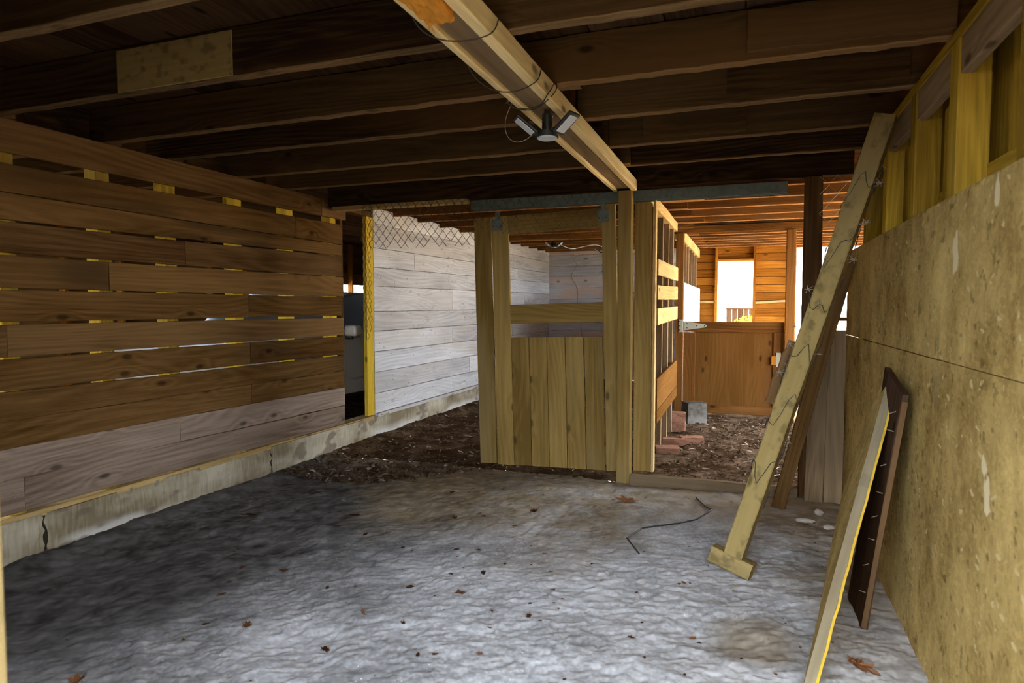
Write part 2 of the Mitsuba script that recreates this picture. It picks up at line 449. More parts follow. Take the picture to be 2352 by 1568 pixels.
put(WL + '__sill', plank((XL - .045, .45, .226), (XL - .045, 5.28, .200), .036, .09, (0, 0, 1), 9), label='narrow yellow sill strip on the concrete')
put(WL + '__top_plate', slab(XL - .115, XL - .023, .5, 5.3, 2.10, 2.147, 0))

# foundation
ny, nz = 420, 10
Y, Zg = np.meshgrid(np.linspace(.4, 11.1, ny), np.linspace(-.12, .212, nz))
P = np.stack([np.zeros(Y.size), Y.ravel(), Zg.ravel()], 1)
Xf = XL + .012 + .02 * fnoise(P + 5, 5.0, 4) + .012 * fnoise(P + 5, 30., 5, 3) - .025 * np.clip((P[:, 2] - .16) / .05, 0, 1) * (fnoise(P + 9, 3.0, 6) > .02)
for cy in (2.2, 3.86, 6.6):
    Xf -= .02 * np.exp(-((P[:, 1] - cy - .03 * fnoise(P * [0, 0, 1] + cy, 14.)) / .014) ** 2)
front = np.stack([Xf, P[:, 1], P[:, 2] - .008 * (P[:, 1] - 2) / 3 * 0], 1)
i = np.arange(ny * nz).reshape(nz, ny)
a, b, c, d = i[:-1, :-1].ravel(), i[:-1, 1:].ravel(), i[1:, 1:].ravel(), i[1:, :-1].ravel()
Ff = np.vstack([np.stack([a, b, c], 1), np.stack([a, c, d], 1)])
top = front[i[-1]]
back = np.array([[XL - .15, .4, .212], [XL - .15, 11.1, .212]])
k = len(front)
V = np.vstack([front, top, top * [0, 1, 1] + [XL - .15, 0, 0]])
j = np.arange(ny - 1)
Ft = np.vstack([np.stack([k + j, k + j + 1, k + ny + j + 1], 1), np.stack([k + j, k + ny + j + 1, k + ny + j], 1)])
solo('wall_left_base', (V, np.vstack([Ff, Ft]), np.zeros((len(V), 2))), 'concrete', 'low rough concrete curb under the left board walls', 'foundation wall', kind='structure', smooth=False)

# white wall
WW = thing('wall_left_rear', 'white painted horizontal board wall of the rear stall', 'wall', kind='structure')
ws = [2.19, 2.043, 1.816, 1.633, 1.455, 1.213, 1.026, .831, .634, .429, .238]
we = [2.24, 2.048, 1.860, 1.690, 1.49, 1.235, 1.037, .827, .630, .420, .234]
jt = [(9.0,), (8.2,), (6.1, 9.4), (8.6,), (7.03, 9.7), (8.9,), (7.03, 9.2), (9.8,), (7.541, 10.1), (7.03, 9.3)]
for r in range(10):
    ys = [5.30] + list(jt[r]) + [11.06]
    f = lambda y, q: ws[q] + (we[q] - ws[q]) * (y - 5.3) / 5.7
    for i in range(len(ys) - 1):
        a, b = ys[i] + .001, ys[i + 1] - .003
        g = .004 if r else 0
        t0, t1, b0, b1 = f(a, r) - g, f(b, r) - g, f(a, r + 1), f(b, r + 1)
        x = XL - .011 + rng.uniform(-.002, .002)
        put(WW + '__plank', plank((x, a, (t0 + b0) / 2), (x, b, (t1 + b1) / 2), t0 - b0, .022, (0, 0, 1), 4, .002, 1, 0, W1=t1 - b1))
for y in (5.8, 6.35, 6.9, 7.45, 8.0, 8.55, 9.1, 9.65, 10.2, 10.75):
    put(WW + '__stud', slab(XL - .115, XL - .023, y - .02, y + .02, .24, 2.2, 0))
put(WW + '__sill', plank((XL - .035, 5.34, .215), (XL - .035, 11.06, .211), .034, .085, (0, 0, 1), 4))
YP = solo('corner_post', slab(XL - .030, XL + .006, 5.165, 5.285, .235, 2.09, 7), 'wood', 'upright yellow post at the near end of the white board wall', 'post')

# ------------------------------------------------------------------ ceiling
CE = thing('ceiling', 'dark underside of the loft floor boards', 'ceiling', kind='structure')
x = -3.50
while x < 1.78:
    for (a, b) in ((.35, 3.9 + rng.uniform(-1, 1) * .6), (None, 7.6), (None, 11.2)):
        a = a if a is not None else last + .003
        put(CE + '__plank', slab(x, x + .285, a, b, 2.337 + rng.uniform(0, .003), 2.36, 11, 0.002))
        last = b
    x += .29
x = -6.5
while x < -3.5:
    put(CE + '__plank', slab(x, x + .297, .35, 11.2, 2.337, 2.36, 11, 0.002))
    x += .30
solo('roof', slab(-6.6, 1.95, .30, 11.3, 2.60, 2.63, 11), 'wood', 'unseen slab added above the loft boards to block sky light', 'roof', kind='structure')  # stands in for a roof; added to keep sky out of plank gaps
JO = thing('ceiling_joists', 'dark brown joists running across under the loft boards', 'joists', kind='structure')


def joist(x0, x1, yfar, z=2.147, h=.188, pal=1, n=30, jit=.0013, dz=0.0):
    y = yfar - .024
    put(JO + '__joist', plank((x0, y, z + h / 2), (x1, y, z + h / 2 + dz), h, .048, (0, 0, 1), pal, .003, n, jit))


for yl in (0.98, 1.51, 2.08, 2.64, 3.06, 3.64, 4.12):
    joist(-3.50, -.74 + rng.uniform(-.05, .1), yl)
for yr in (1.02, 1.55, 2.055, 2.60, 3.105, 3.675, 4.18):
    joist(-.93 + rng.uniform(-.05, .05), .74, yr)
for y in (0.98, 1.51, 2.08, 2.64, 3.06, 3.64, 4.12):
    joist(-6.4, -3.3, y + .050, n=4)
put(JO + '__pale_patch', plank((-2.50, 2.0275, 2.236), (-1.893, 2.0275, 2.236), .172, .006, (0, 0, 1), 8, .001), label='pale scab board nailed on a joist')
put(JO + '__sister_board', plank((-.015, 2.542, 2.245), (.63, 2.542, 2.238), .150, .036, (0, 0, 1), 19, .002, 8, .003))
put(JO + '__sister_board', plank((-.10, 3.05, 2.25), (.60, 3.05, 2.25), .150, .036, (0, 0, 1), 19, .002, 8, .003))
put(JO + '__sister_board', plank((-.02, 3.617, 2.247), (-.55, 3.617, 2.247), .160, .036, (0, 0, 1), 19, .002, 8, .003))
for (xa, xb, ya) in ((-3.49, -3.30, 2.5), (-3.49, -3.3, 3.5)):
    put(JO + '__blocking', slab(-3.46, -3.42, ya - .25, ya + .25, 2.15, 2.33, 1))
rear = [5.18, 5.72, 6.22, 6.755, 7.285]
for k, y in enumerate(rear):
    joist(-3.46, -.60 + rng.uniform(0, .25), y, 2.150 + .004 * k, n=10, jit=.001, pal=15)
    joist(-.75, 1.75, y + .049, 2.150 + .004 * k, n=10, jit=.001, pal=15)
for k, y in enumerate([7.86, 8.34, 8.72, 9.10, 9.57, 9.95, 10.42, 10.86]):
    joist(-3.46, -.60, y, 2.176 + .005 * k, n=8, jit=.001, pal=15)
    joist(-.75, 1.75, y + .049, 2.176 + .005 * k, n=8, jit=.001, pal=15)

# centre beam
BM = thing('centre_beam', 'built-up pale tan timber beam running under the joists to the post', 'beam')
put(BM + '__side_board', plank((-.760, .55, 2.1075), (-.760, 4.60, 2.1075), .076, .040, (0, 0, 1), 2, .004, 12, .0006))
put(BM + '__side_board', plank((-.892, .55, 2.1075), (-.892, 4.595, 2.1075), .076, .028, (0, 0, 1), 2, .004, 12, .0006))
put(BM + '__center_board', slab(-.877, -.781, .55, 4.58, 2.086, 2.146, 17, .002, 8, .001), label='rough darker board recessed between the pale side boards')
ob = thing('splintered_block', 'orange splintered end of a broken wood block caught in the beam', 'wood block')
m = trimesh.creation.box((.085, .17, .035)).subdivide().subdivide().subdivide()
v = m.vertices.copy()
v += .010 * np.stack([fnoise(v + 3 * k, 60., k + 30, 3) for k in range(3)], 1) * 2
put(ob + '__block', (v + [-.829, 1.60, 2.072], m.faces), 'orange')
for (dx, ln) in ((-.03, .055), (-.012, .045), (-.038, .03)):
    put(ob + '__splinter', tube(curve([(-.829 + dx, 1.68, 2.06), (-.829 + dx - .004, 1.70, 2.052), (-.829 + dx - .012, 1.68 + ln, 2.05)], 6), [.004, .004, .0035, .003, .002, .001], 4), 'orange')

# cable wraps and lamp
cable = thing('lamp_cable', 'thin dark cable wound loosely around the pale centre beam', 'cable')
for w in ([(-.912, 1.66, 2.13), (-.909, 1.70, 2.062), (-.83, 1.797, 2.045), (-.742, 1.82, 2.058), (-.733, 1.86, 2.09), (-.733, 1.90, 2.145)],
          [(-.912, 2.04, 2.13), (-.909, 2.08, 2.062), (-.79, 2.275, 2.048), (-.742, 2.26, 2.058), (-.733, 2.30, 2.09), (-.733, 2.337, 2.145)],
          [(-.912, 2.46, 2.12), (-.909, 2.49, 2.062), (-.79, 2.485, 2.052), (-.742, 2.425, 2.062), (-.733, 2.46, 2.1), (-.733, 2.50, 2.142)],
          [(-.912, 2.47, 2.13), (-.909, 2.503, 2.062), (-.863, 2.54, 2.056), (-.766, 2.48, 2.058), (-.733, 2.49, 2.09), (-.733, 2.522, 2.145)]):
    put(cable + '__wrap', tube(curve(w, 22), .0022, 5), 'wire', True)
put(cable + '__hanging_loop', tube(curve([(-.912, 2.44, 2.06), (-.965, 2.60, 2.075), (-.976, 2.6, 2.0), (-.945, 2.6, 1.953), (-.89, 2.6, 1.951), (-.851, 2.6, 1.982)], 26), .0016, 5), 'pale_wire', True)


def led_lamp(c, rot, label, group=None, K=1.15):
    c = np.asarray(c, float)
    k = thing('led_lamp', label, 'lamp', group)
    R = np.array([[math.cos(rot), math.sin(rot), 0], [-math.sin(rot), math.cos(rot), 0], [0, 0, 1]])
    h = trimesh.creation.cylinder(.048, .022, sections=20)
    put(k + '__hub', (h.vertices + c, h.faces), 'black', 30)
    h = trimesh.creation.cylinder(.041, .006, sections=20)
    put(k + '__center_lens', (h.vertices + c - [0, 0, .013], h.faces), 'lens', 30)
    h = trimesh.creation.cylinder(.022, .075, sections=16)
    put(k + '__socket', (h.vertices + c + [0, 0, .045], h.faces), 'black', 30)
    put(k + '__bracket', rounded(c + [0, 0.02, .092], (.028, .05, .02), .004), 'black', 30)
    for a in (208, -26, 92):
        a = math.radians(a) + rot
        o = np.array([math.cos(a), math.sin(a), 0])
        tilt = math.radians(36)
        r = o * math.cos(tilt) + np.array([0, 0, math.sin(tilt)])
        s = np.cross([0, 0, 1], o)
        nn = np.cross(r, s)
        ctr = c + o * .050 + r * .056
        p = put(k + '__panel', rounded(ctr, (.112, .074, .014), .006, np.stack([r, s, nn])), 'black', 30)
        put(p + '__lens', rounded(ctr + nn * -.0065 * np.sign(nn[2]), (.088, .052, .005), .002, np.stack([r, s, nn])), 'lens', 30)
        put(p + '__hinge', rounded(c + o * .043, (.016, .03, .016), .005, np.stack([r, s, nn])), 'black', 30)
    return k


led_lamp((-.80, 2.63, 1.972), 0.12, 'black folding LED lamp with three grey panels hanging from the pale centre beam')
led_lamp((-2.62, 8.95, 2.12), 0.3, 'small dark LED lamp under the rear joists, seen through the door opening')
led_lamp((-2.00, 9.45, 2.06), 0.0, 'small LED lamp half hidden by the right stile of the sliding door')
solo('joist_cable', tube(curve([(-2.55, 8.95, 2.17), (-2.42, 9.0, 2.10), (-2.3, 9.2, 2.12), (-2.15, 9.3, 2.16), (-2.02, 9.42, 2.14)], 20), .006, 5), 'lens', 'white cable drooping between the two small lamps in the rear stall', 'cable', smooth=True)

# ------------------------------------------------------------------ partition: header, post, door track, sliding door
PT = thing('wall_partition', 'timber framing between the front stall and the rear stalls', 'wall', kind='structure')
put(PT + '__header', plank((-3.32, 4.645, 2.195), (.62, 4.645, 2.195), .205, .085, (0, 0, 1), 19, .003, 24, .002))
put(PT + '__lit_header_face', slab(-3.28, -2.06, 4.60, 4.69, 2.06, 2.092, 9))  # pale strip added to paint the lit underside of the header
PO = solo('wooden_post', plank((-.818, 4.630, -.05), (-.822, 4.630, 2.072), .098, .098, (1, 0, 0), 3, .005, 6, .0008), 'wood',
          'square wooden post carrying the far end of the centre beam', 'post')
put(PT + '__side_plank', plank((-.705, 4.735, .05), (-.712, 4.735, 2.0), .125, .022, (1, 0, 0), 3, .003, 4, .001))
put(PT + '__edge_strip', slab(-.640, -.622, 4.72, 4.80, .05, 2.02, 9))
RP = solo('side_post', plank((.395, 4.63, -.05), (.392, 4.63, 2.088), .105, .09, (1, 0, 0), 14, .004, 4, .001), 'wood',
          'square wooden post right of the opening, behind the leaning timber', 'post')
solo('threshold_board', plank((-.765, 4.585, .015), (.335, 4.615, .015), .085, .055, (0, 0, 1), 17, .006, 10, .002), 'wood', 'worn timber threshold lying across the opening to the rear stall', 'threshold')
GP = thing('plank_panel', 'two upright planks closing the gap between the post and the chipboard wall', 'panel')
put(GP + '__plank', plank((.425, 4.545, -.01), (.452, 4.565, 1.05), .108, .024, (1, 0, 0), 17, .003, 3, .001))
put(GP + '__plank', plank((.541, 4.56, -.02), (.543, 4.575, 1.105), .110, .024, (1, 0, 0), 17, .003, 3, .001))
put(GP + '__added_backing', slab(.46, .56, 4.625, 4.645, -.05, .74, 14))  # added strip, keeps light out of the lower gap between the planks
put(GP + '__top_ledge', slab(.44, .70, 4.61, 4.66, 1.165, 1.185, 0))

track = thing('door_track', 'grey-green galvanized sliding door track under the header', 'track')
for q in (slab(-2.055, .242, 4.70, 4.706, 2.012, 2.088, 0), slab(-2.055, .242, 4.756, 4.762, 2.012, 2.088, 0), slab(-2.055, .242, 4.70, 4.762, 2.084, 2.09, 0)):
    put(track + '__rail', q, 'galvanized')

door = thing('sliding_door', 'hanging sliding stall door of upright planks with two openings', 'door')
ang = math.radians(1.55)
DP = np.array([-1.45, 4.722, 0.0])


def D(u, y, w):  # door coordinates: u right, w up, turned a little in its plane
    return DP + np.array([u * math.cos(ang) - w * math.sin(ang), y, u * math.sin(ang) + w * math.cos(ang)])


def dplank(u0, u1, w0, w1, y=0.0, th=.022, name='plank', jit=.0008, horizontal=False):
    if horizontal:
        m_ = plank(D(u0, y, (w0 + w1) / 2), D(u1, y, (w0 + w1) / 2), w1 - w0, th, D(0, 0, 1) - D(0, 0, 0), 3, .002, 5, jit)
    else:
        m_ = plank(D((u0 + u1) / 2, y, w0), D((u0 + u1) / 2, y, w1), u1 - u0, th, D(1, 0, 0) - D(0, 0, 0), 3, .002, 5, jit)
    return put(door + '__' + name, m_)


dplank(-.533, -.393, .025, 1.965)
dplank(-.384, -.246, .02, 1.965)
us = [-.245, -.101, .044, .189, .335, .482]
for i in range(5):
    dplank(us[i] + .0015, us[i + 1] - (.0015, .0025, .004, .006, .006)[i], .022, 1.022)
dplank(.486, .590, .02, 1.985)
dplank(-.246, .486, 1.825, 1.965, 0, name='rail', horizontal=True)
dplank(-.246, .486, 1.130, 1.278, 0, name='rail', horizontal=True)
dplank(-.50, .58, .88, 1.015, .028, .03, name='rear_rail', horizontal=True)
dplank(-.50, .58, .06, .20, .028, .03, name='rear_rail', horizontal=True)
for (u, w) in ((-.333, 1.90), (.498, 1.905)):
    h = thing('door_hanger', 'galvanized roller hanger plate at the top %s of the sliding door' % ('left' if u < 0 else 'right'), 'hanger')
    ctr = D(u, -.016, w)
    put(h + '__plate', rounded(ctr, (.084, .005, .085), .002), 'galvanized', 30)
    for dx in (-.028, .028):
        c_ = trimesh.creation.cylinder(.006, .006, sections=10)
        v = c_.vertices @ np.array([[1, 0, 0], [0, 0, 1], [0, -1, 0]]).T
        put(h + '__bolt', (v + ctr + [dx, -.004, -.012], c_.faces), 'wire', 30)
    put(h + '__strap', rounded(ctr + [0, 0, .068], (.035, .005, .06), .002), 'galvanized', 30)
    c_ = trimesh.creation.cylinder(.022, .02, sections=16)
    v = c_.vertices @ np.array([[1, 0, 0], [0, 0, 1], [0, -1, 0]]).T
    put(h + '__roller', (v + np.array([ctr[0], 4.731, 2.044]), c_.faces), 'wire', 30)


# chain link
def chain(x0, x1, pitch, ztop, zbot, y, step, r, yw=.006, jx=0.0):
    ms, k = [], 0
    x = x0
    while x < x1:
        zb = zbot(x)
        n_ = max(3, int((ztop - zb) / step))
        pts = []
        for j in range(n_ + 1):
            s = 1 if (j + k) % 2 else -1
            z = ztop - step * j
            pts.append((x + s * pitch * .52 + rng.normal(0, jx), y + (.003 * s if k % 2 else -.003 * s) + yw * fnoise(np.array([[x, z, 0]]), 3., 8)[0] * 3, z + rng.normal(0, jx)))
        ms.append(tube(pts, r, 4))
        x += pitch
        k += 1
    return join(ms)


f1 = lambda x: (1.715 if x < -1.96 else 1.86 - .12 * math.sin((x + 1.9) * 3.0)) + .03 * math.sin(x * 37)
solo('chain_link_mesh', join([chain(-2.90, -1.97, .0335, 2.095, f1, 4.588, .041, .0022, jx=.001), chain(-1.96, -1.0, .0335, 2.095, f1, 4.588, .041, .0013, jx=.002)]), 'wire', 'torn rusty chain-link mesh hanging from the header in front of the white wall and door', 'chain-link mesh')
solo('chain_link_strip', chain(-2.985, -2.905, .0145, 2.095, lambda x: 1.0 + .05 * math.sin(x * 90), 4.60, .036, .0016, jx=.004), 'wire',
     'crumpled vertical strip of chain-link mesh hanging in front of the yellow corner post', 'chain-link mesh')
solo('chain_link_scrap', chain(.45, .60, .05, 2.085, lambda x: 1.70 + .05 * math.sin(x * 50), 4.56, .06, .0016, jx=.002), 'pale_wire',
     'small piece of chain-link mesh between the right post and the leaning timber', 'chain-link mesh')

# ------------------------------------------------------------------ right wall
WR = thing('wall_right', 'chipboard lined stud wall on the right of the front stall', 'wall', kind='structure')


def sheet(y0, y1, z0, z1, x0, th):
    """An upright sheet facing -x; uv = (y, z) in metres."""
    c_ = np.array([(x, y, z) for x in (x0, x0 + th) for y in (y0, y1) for z in (z0, z1)])
    quads = [(0, 1, 3, 2), (4, 6, 7, 5), (0, 4, 5, 1), (2, 3, 7, 6), (0, 2, 6, 4), (1, 5, 7, 3)]
    V, F, U = [], [], []
    for q in quads:
        k = len(V)
        for i in q:
            V.append(c_[i])
            U.append((c_[i][1] + (c_[i][0] - x0), c_[i][2]))
        F += [(k, k + 1, k + 2), (k, k + 2, k + 3)]
    return np.array(V), np.array(F), np.array(U)


put(WR + '__panel', sheet(.45, 4.60, 1.078, 1.600, .600, .012), 'osb')
put(WR + '__panel', sheet(2.494, 4.60, -.05, 1.074, .6005, .012), 'osb')
put(WR + '__panel', sheet(.45, 2.492, -.05, 1.075, .600, .012), 'osb')
put(WR + '__top_plate', slab(.618, .70, .45, 4.60, 2.103, 2.145, 10, .003, 8, .001))
put(WR + '__fascia', slab(.620, .655, .45, 4.6, 1.985, 2.102, 17), label='dark purplish board under the top plate')
for y, w in ((1.36, .09), (1.885, .09), (2.475, .09), (3.02, .085), (3.56, .085), (4.10, .08)):
    put(WR + '__stud', slab(.614, .705, y - w / 2, y + w / 2, 0, 2.10, 10, .003, 2, .001))
for y in (2.70, 3.33):
    put(WR + '__cleat', slab(.660, .705, y - .06, y + .06, 1.45, 1.96, 10))
y = .45
while y < 4.6:
    w = (.15, .16, .14, .155)[int(y * 10) % 4]
    put(WR + '__sheathing', slab(.742, .760, y, min(y + w, 4.62) - .004, -.05, 2.14, 11 if y > 3.1 else 10, .002))
    y += w
put(WR + '__blocking', slab(.70, .738, 1.9, 4.5, 1.60, 1.70, 10))

# ------------------------------------------------------------------ rear stalls
ST = thing('wall_stall', 'open stud and slat wall dividing the two rear stalls', 'wall', kind='structure')
xs = -.68
for y in (5.03, 5.16, 5.64, 6.08, 6.48):
    put(ST + '__stud', slab(xs - .088, xs, y - .02, y + .02, .02, 2.03, 17 if y != 5.03 else 15, .002, 2, .001))
put(ST + '__top_plate', slab(xs - .088, xs + .012, 4.80, 6.70, 2.012, 2.10, 9, .003, 6, .002))
for (z00, z01, z10, z11, pal) in ((1.505, 1.631, 1.517, 1.651, 9), (1.311, 1.426, 1.329, 1.458, 9), (1.110, 1.240, 1.136, 1.263, 9), (.43, .68, .455, .719, 12), (.323, .424, .347, .45, 12)):
    put(ST + '__slat', plank((xs + .012, 5.17, (z00 + z01) / 2), (xs + .012, 6.70, (z10 + z11) / 2), z01 - z00, .022, (0, 0, 1), pal, .003, 5, .001, W1=z11 - z10))
put(ST + '__short_block', slab(xs - .02, xs + .012, 5.05, 5.12, .06, .50, 9))
HP = solo('stall_post', slab(-.792, -.704, 7.80, 7.90, 0, 2.115, 16), 'wood', 'brown post at the hinge side of the plywood half door', 'post')
HR = solo('stall_post', slab(.405, .50, 7.80, 7.90, 0, 2.11, 16), 'wood', 'brown post at the latch side of the plywood half door', 'post')
PB = thing('wall_partition_rear', 'header framing of the second partition in the rear', 'wall', kind='structure')
put(PB + '__header', slab(-3.4, 1.75, 7.83, 7.90, 2.118, 2.20, 16))
put(PB + '__header', slab(-3.4, 1.75, 7.84, 7.90, 2.205, 2.33, 1))
HD = thing('half_door', 'low stall half door of orange brown plywood in a board frame', 'door')
yh = 7.88
put(HD + '__top_rail', slab(-.700, .40, yh - .02, yh, .962, 1.084, 16, .003))
put(HD + '__bottom_rail', slab(-.700, .40, yh - .02, yh, .012, .112, 16, .003))
put(HD + '__stile', slab(-.700, -.563, yh - .02, yh, .114, .960, 16, .003))
put(HD + '__stile', slab(.290, .40, yh - .02, yh, .114, .960, 16, .003))
put(HD + '__plywood', slab(-.58, .31, yh + .001, yh + .010, .05, 1.0, 12, .001))
hg = thing('strap_hinge', 'zinc T-hinge on the upper left corner of the plywood half door', 'hinge')
put(hg + '__plate', rounded((-.725, 7.794, 1.035), (.05, .008, .15), .002), 'zinc', 30)
tri = trimesh.creation.extrude_polygon(__import__('shapely').Polygon([(0, -.055), (.24, -.018), (.26, 0), (.24, .018), (0, .055)]), .006)
v = tri.vertices @ np.array([[1, 0, 0], [0, 0, 1], [0, -1, 0]])
put(hg + '__strap', (np.stack([tri.vertices[:, 0] - .692, 7.850 + tri.vertices[:, 2], tri.vertices[:, 1] + 1.035], 1), tri.faces[:, ::-1]), 'zinc')
for (bx, bz) in ((-.735, .985), (-.735, 1.035), (-.735, 1.085), (-.66, 1.06), (-.66, 1.01), (-.55, 1.035), (-.46, 1.035)):
    s_ = trimesh.creation.icosphere(subdivisions=1, radius=.008)
    put(hg + '__screw', (s_.vertices * [1, .5, 1] + [bx, 7.788 if bx < -.7 else 7.848, bz], s_.faces), 'wire', True)
lt = thing('door_latch', 'small zinc slide latch on the right side of the plywood half door', 'latch')
put(lt + '__plate', rounded((.345, 7.852, .66), (.05, .008, .16), .002), 'zinc', 30)
put(lt + '__block', slab(.27, .325, 7.84, 7.858, .60, .70, 6))

# second stall divider
S2 = thing('wall_stall_rear', 'stud divider with white lower boards in the far stall', 'wall', kind='structure')
for y in (8.62, 9.02, 9.52, 9.92, 10.45):
    put(S2 + '__stud', slab(-.83, -.745, y - .02, y + .02, 0, 2.2, 17, .002))
put(S2 + '__top_plate', slab(-.83, -.735, 7.95, 11.0, 2.06, 2.19, 9))
for z0 in (.06, .36, .66, .96, 1.26):
    put(S2 + '__board', slab(-.744, -.722, 7.95, 10.95, z0, z0 + .295, 4))

# back wall
WB = thing('wall_back', 'rear outer wall of the barn in horizontal boards', 'wall', kind='structure')
gz = [0.0, .17, .345, .53, .716, .84, .987, 1.19, 1.403, 1.596, 1.795, 1.983, 2.171, 2.28]
for i in range(len(gz) - 1):
    a, b = gz[i], gz[i + 1] - .003
    put(WB + '__plank', plank((-3.33, 11.09, (a + b) / 2), (-.86, 11.09, (a + b) / 2), b - a, .022, (0, 0, 1), 5, .003, 4, .001))
oz = np.arange(-.02, 2.32, .126)
for z in oz:
    a, b = z, z + .1195
    for (x0, x1) in ((-.85, -.455), (-.455, .090), (.090, .715), (1.62, 1.78)):
        if x0 == -.455 and b > 1.0 and a < 1.99:
            if a < .95:
                b = .93
            elif b > 2.05:
                a = 2.0
            else:
                continue
        if x1 - x0 > .1 and b - a > .02:
            put(WB + '__board', plank((x0 + .001, 11.105, (a + b) / 2), (x1 - .001, 11.105, (a + b) / 2), b - a, .018, (0, 0, 1), 6, .004, 2, .001))
for (x0, x1, z0, z1) in ((-.85, -.46, 0, 2.33), (-.46, .09, 0, .93), (-.46, .09, 2.0, 2.33), (.09, .715, 0, 2.33)):  # sheets added to stop light leaking through the board joints
    put(WB + '__backing', slab(x0, x1, 11.116, 11.126, z0, z1, 11))
put(WB + '__leak_backing', slab(-3.4, -.86, 11.105, 11.11, 0, 2.3, 11), label='dark backing added behind the grey boards against light leaks')  # added sheet, keeps light out of the grey board joints
put(WB + '__lintel', slab(.71, 1.65, 11.07, 11.12, 2.19, 2.34, 6))
for x in (-.475, .105, .695, 1.635):
    put(WB + '__stud', slab(x - .02, x + .02, 11.0, 11.09, 0, 2.25, 6, .002))
put(WB + '__brace', slab(-.80, -.50, 11.03, 11.09, 1.32, 1.36, 9))
put(WB + '__brace', plank((.13, 11.05, 1.325), (.67, 11.05, 1.36), .035, .06, (0, 0, 1), 9))
put(WB + '__top_plate', slab(-3.4, 1.75, 11.02, 11.12, 2.25, 2.335, 6))
W1 = thing('window_1', 'unglazed window opening in the rear wall', 'window', kind='structure')
put(W1 + '__head', slab(-.455, .085, 11.0, 11.11, 1.995, 2.03, 6))
put(W1 + '__sill', slab(-.455, .085, 11.0, 11.13, .935, .97, 9))
solo('wall_cord', tube(curve([(-2.87, 11.06, 2.2), (-2.878, 11.06, 2.135), (-2.815, 11.06, 1.981), (-2.916, 11.06, 1.816), (-2.829, 11.06, 1.639), (-2.804, 11.06, 1.372), (-2.76, 11.06, 1.1), (-2.73, 11.06, .875), (-2.70, 11.06, .70), (-2.68, 11.06, .66)], 40), .005, 5),
     'pale_wire', 'thin pale extension cord hanging down the grey rear wall', 'cord', smooth=True)

# outer walls of the barn
WX = thing('wall_right_outer', 'outer right wall of the barn with a wide opening', 'wall', kind='structure')
for z in np.arange(-.05, 2.3, .2):
    put(WX + '__plank', slab(1.77, 1.79, .4, 5.3, z, z + .197, 6))
    put(WX + '__plank', slab(1.77, 1.79, 10.9, 11.15, z, z + .197, 6))
put(WX + '__lintel', slab(1.75, 1.80, 5.25, 10.95, 2.15, 2.335, 6))
WF = thing('wall_front', 'front wall of the barn with the doorway', 'wall', kind='structure')
for x in [q for q in np.arange(-6.5, -1.1, .2) if not -5.0 < q < -3.45]:  # unseen gap left in the planks to let light onto the car
    put(WF + '__plank', slab(x, x + .197, .42, .44, -.05, 2.34, 0))
for x in np.arange(.70, 1.75, .2):
    put(WF + '__plank', slab(x, min(x + .197, 1.79), .42, .44, -.05, 2.34, 0))
put(WF + '__lintel', slab(-1.1, .72, .42, .50, 2.06, 2.34, 0))
put(WF + '__end_plank', slab(-1.1, -.945, .42, .44, -.05, 2.1, 0))
DJ = solo('trim_1', slab(-.945, -.908, .41, .55, -.05, 2.055, 8), 'wood', 'pale wooden jamb at the left of the front doorway', 'door jamb', kind='structure')

# left bay: outer wall with a long slit, and a car
WG = thing('wall_garage', 'outer board wall of the car bay beyond the left wall', 'wall', kind='structure')
for z in list(np.arange(-.05, 1.5, .195)) + list(np.arange(1.64, 2.3, .195)):
    put(WG + '__plank', slab(-6.46, -6.44, .4, 11.15, z, min(z + .196, 1.612 if z < 1.6 else 2.34), 0))
for y in np.arange(.8, 11.1, .62):
    put(WG + '__stud', slab(-6.44, -6.35, y - .02, y + .02, 0, 2.33, 6))
for x in np.arange(-6.46, -3.4, .2):
    put(WG + '__end_plank', slab(x, x + .197, 11.10, 11.12, -.05, 2.34, 0))

car = thing('parked_car', 'pale grey car seen through the gap beside the yellow post', 'car')


def loft(prof, xs_, ins, bsdf, name, smooth=25):
    """A side profile (y, z) lofted across x; ins shrinks it towards its centre at each station."""
    P = np.array(prof, float)
    c_ = P.mean(0)
    V = np.vstack([np.column_stack([np.full(len(P), x), c_ + (P - c_) * s]) for x, s in zip(xs_, ins)])
    n_, F = len(P), []
    for i in range(len(xs_) - 1):
        for j in range(n_):
            k = (j + 1) % n_
            a, b, c2, d = i * n_ + j, i * n_ + k, (i + 1) * n_ + k, (i + 1) * n_ + j
            F += [(a, c2, b), (a, d, c2)]
    e = (len(xs_) - 1) * n_
    for base in (0, e):
        k = len(V)
        V = np.vstack([V, V[base:base + n_].mean(0)])
        for j in range(n_):
            F.append((k, base + j, base + (j + 1) % n_))
    return put(car + '__' + name, (V, np.array(F)), bsdf, smooth)


body = [(4.4, .42), (4.3, .62), (4.45, .86), (5.3, .97), (6.0, 1.0), (7.4, 1.0), (8.0, .98), (8.55, .93), (8.65, .7), (8.6, .42), (8.0, .30), (6.5, .28), (5.0, .30)]
loft(body, [-5.9, -5.86, -5.7, -5.0, -4.3, -4.16, -4.12], [.96, .985, 1, 1, 1, .985, .96], 'car', 'body')
cab = [(5.35, .96), (6.0, 1.36), (6.35, 1.42), (7.2, 1.42), (7.6, 1.36), (8.1, .97)]
loft(cab, [-5.78, -5.7, -5.0, -4.3, -4.22], [.9, .97, 1, .97, .9], 'car_glass', 'windows')
loft([(5.95, 1.345), (6.35, 1.425), (7.2, 1.425), (7.65, 1.345), (7.2, 1.385), (6.35, 1.385)], [-5.72, -5.6, -5.0, -4.4, -4.28], [.95, 1, 1.02, 1, .95], 'car', 'roof')
put(car + '__roof_trim', slab(-4.262, -4.25, 5.95, 7.5, 1.335, 1.347, 0), 'zinc')
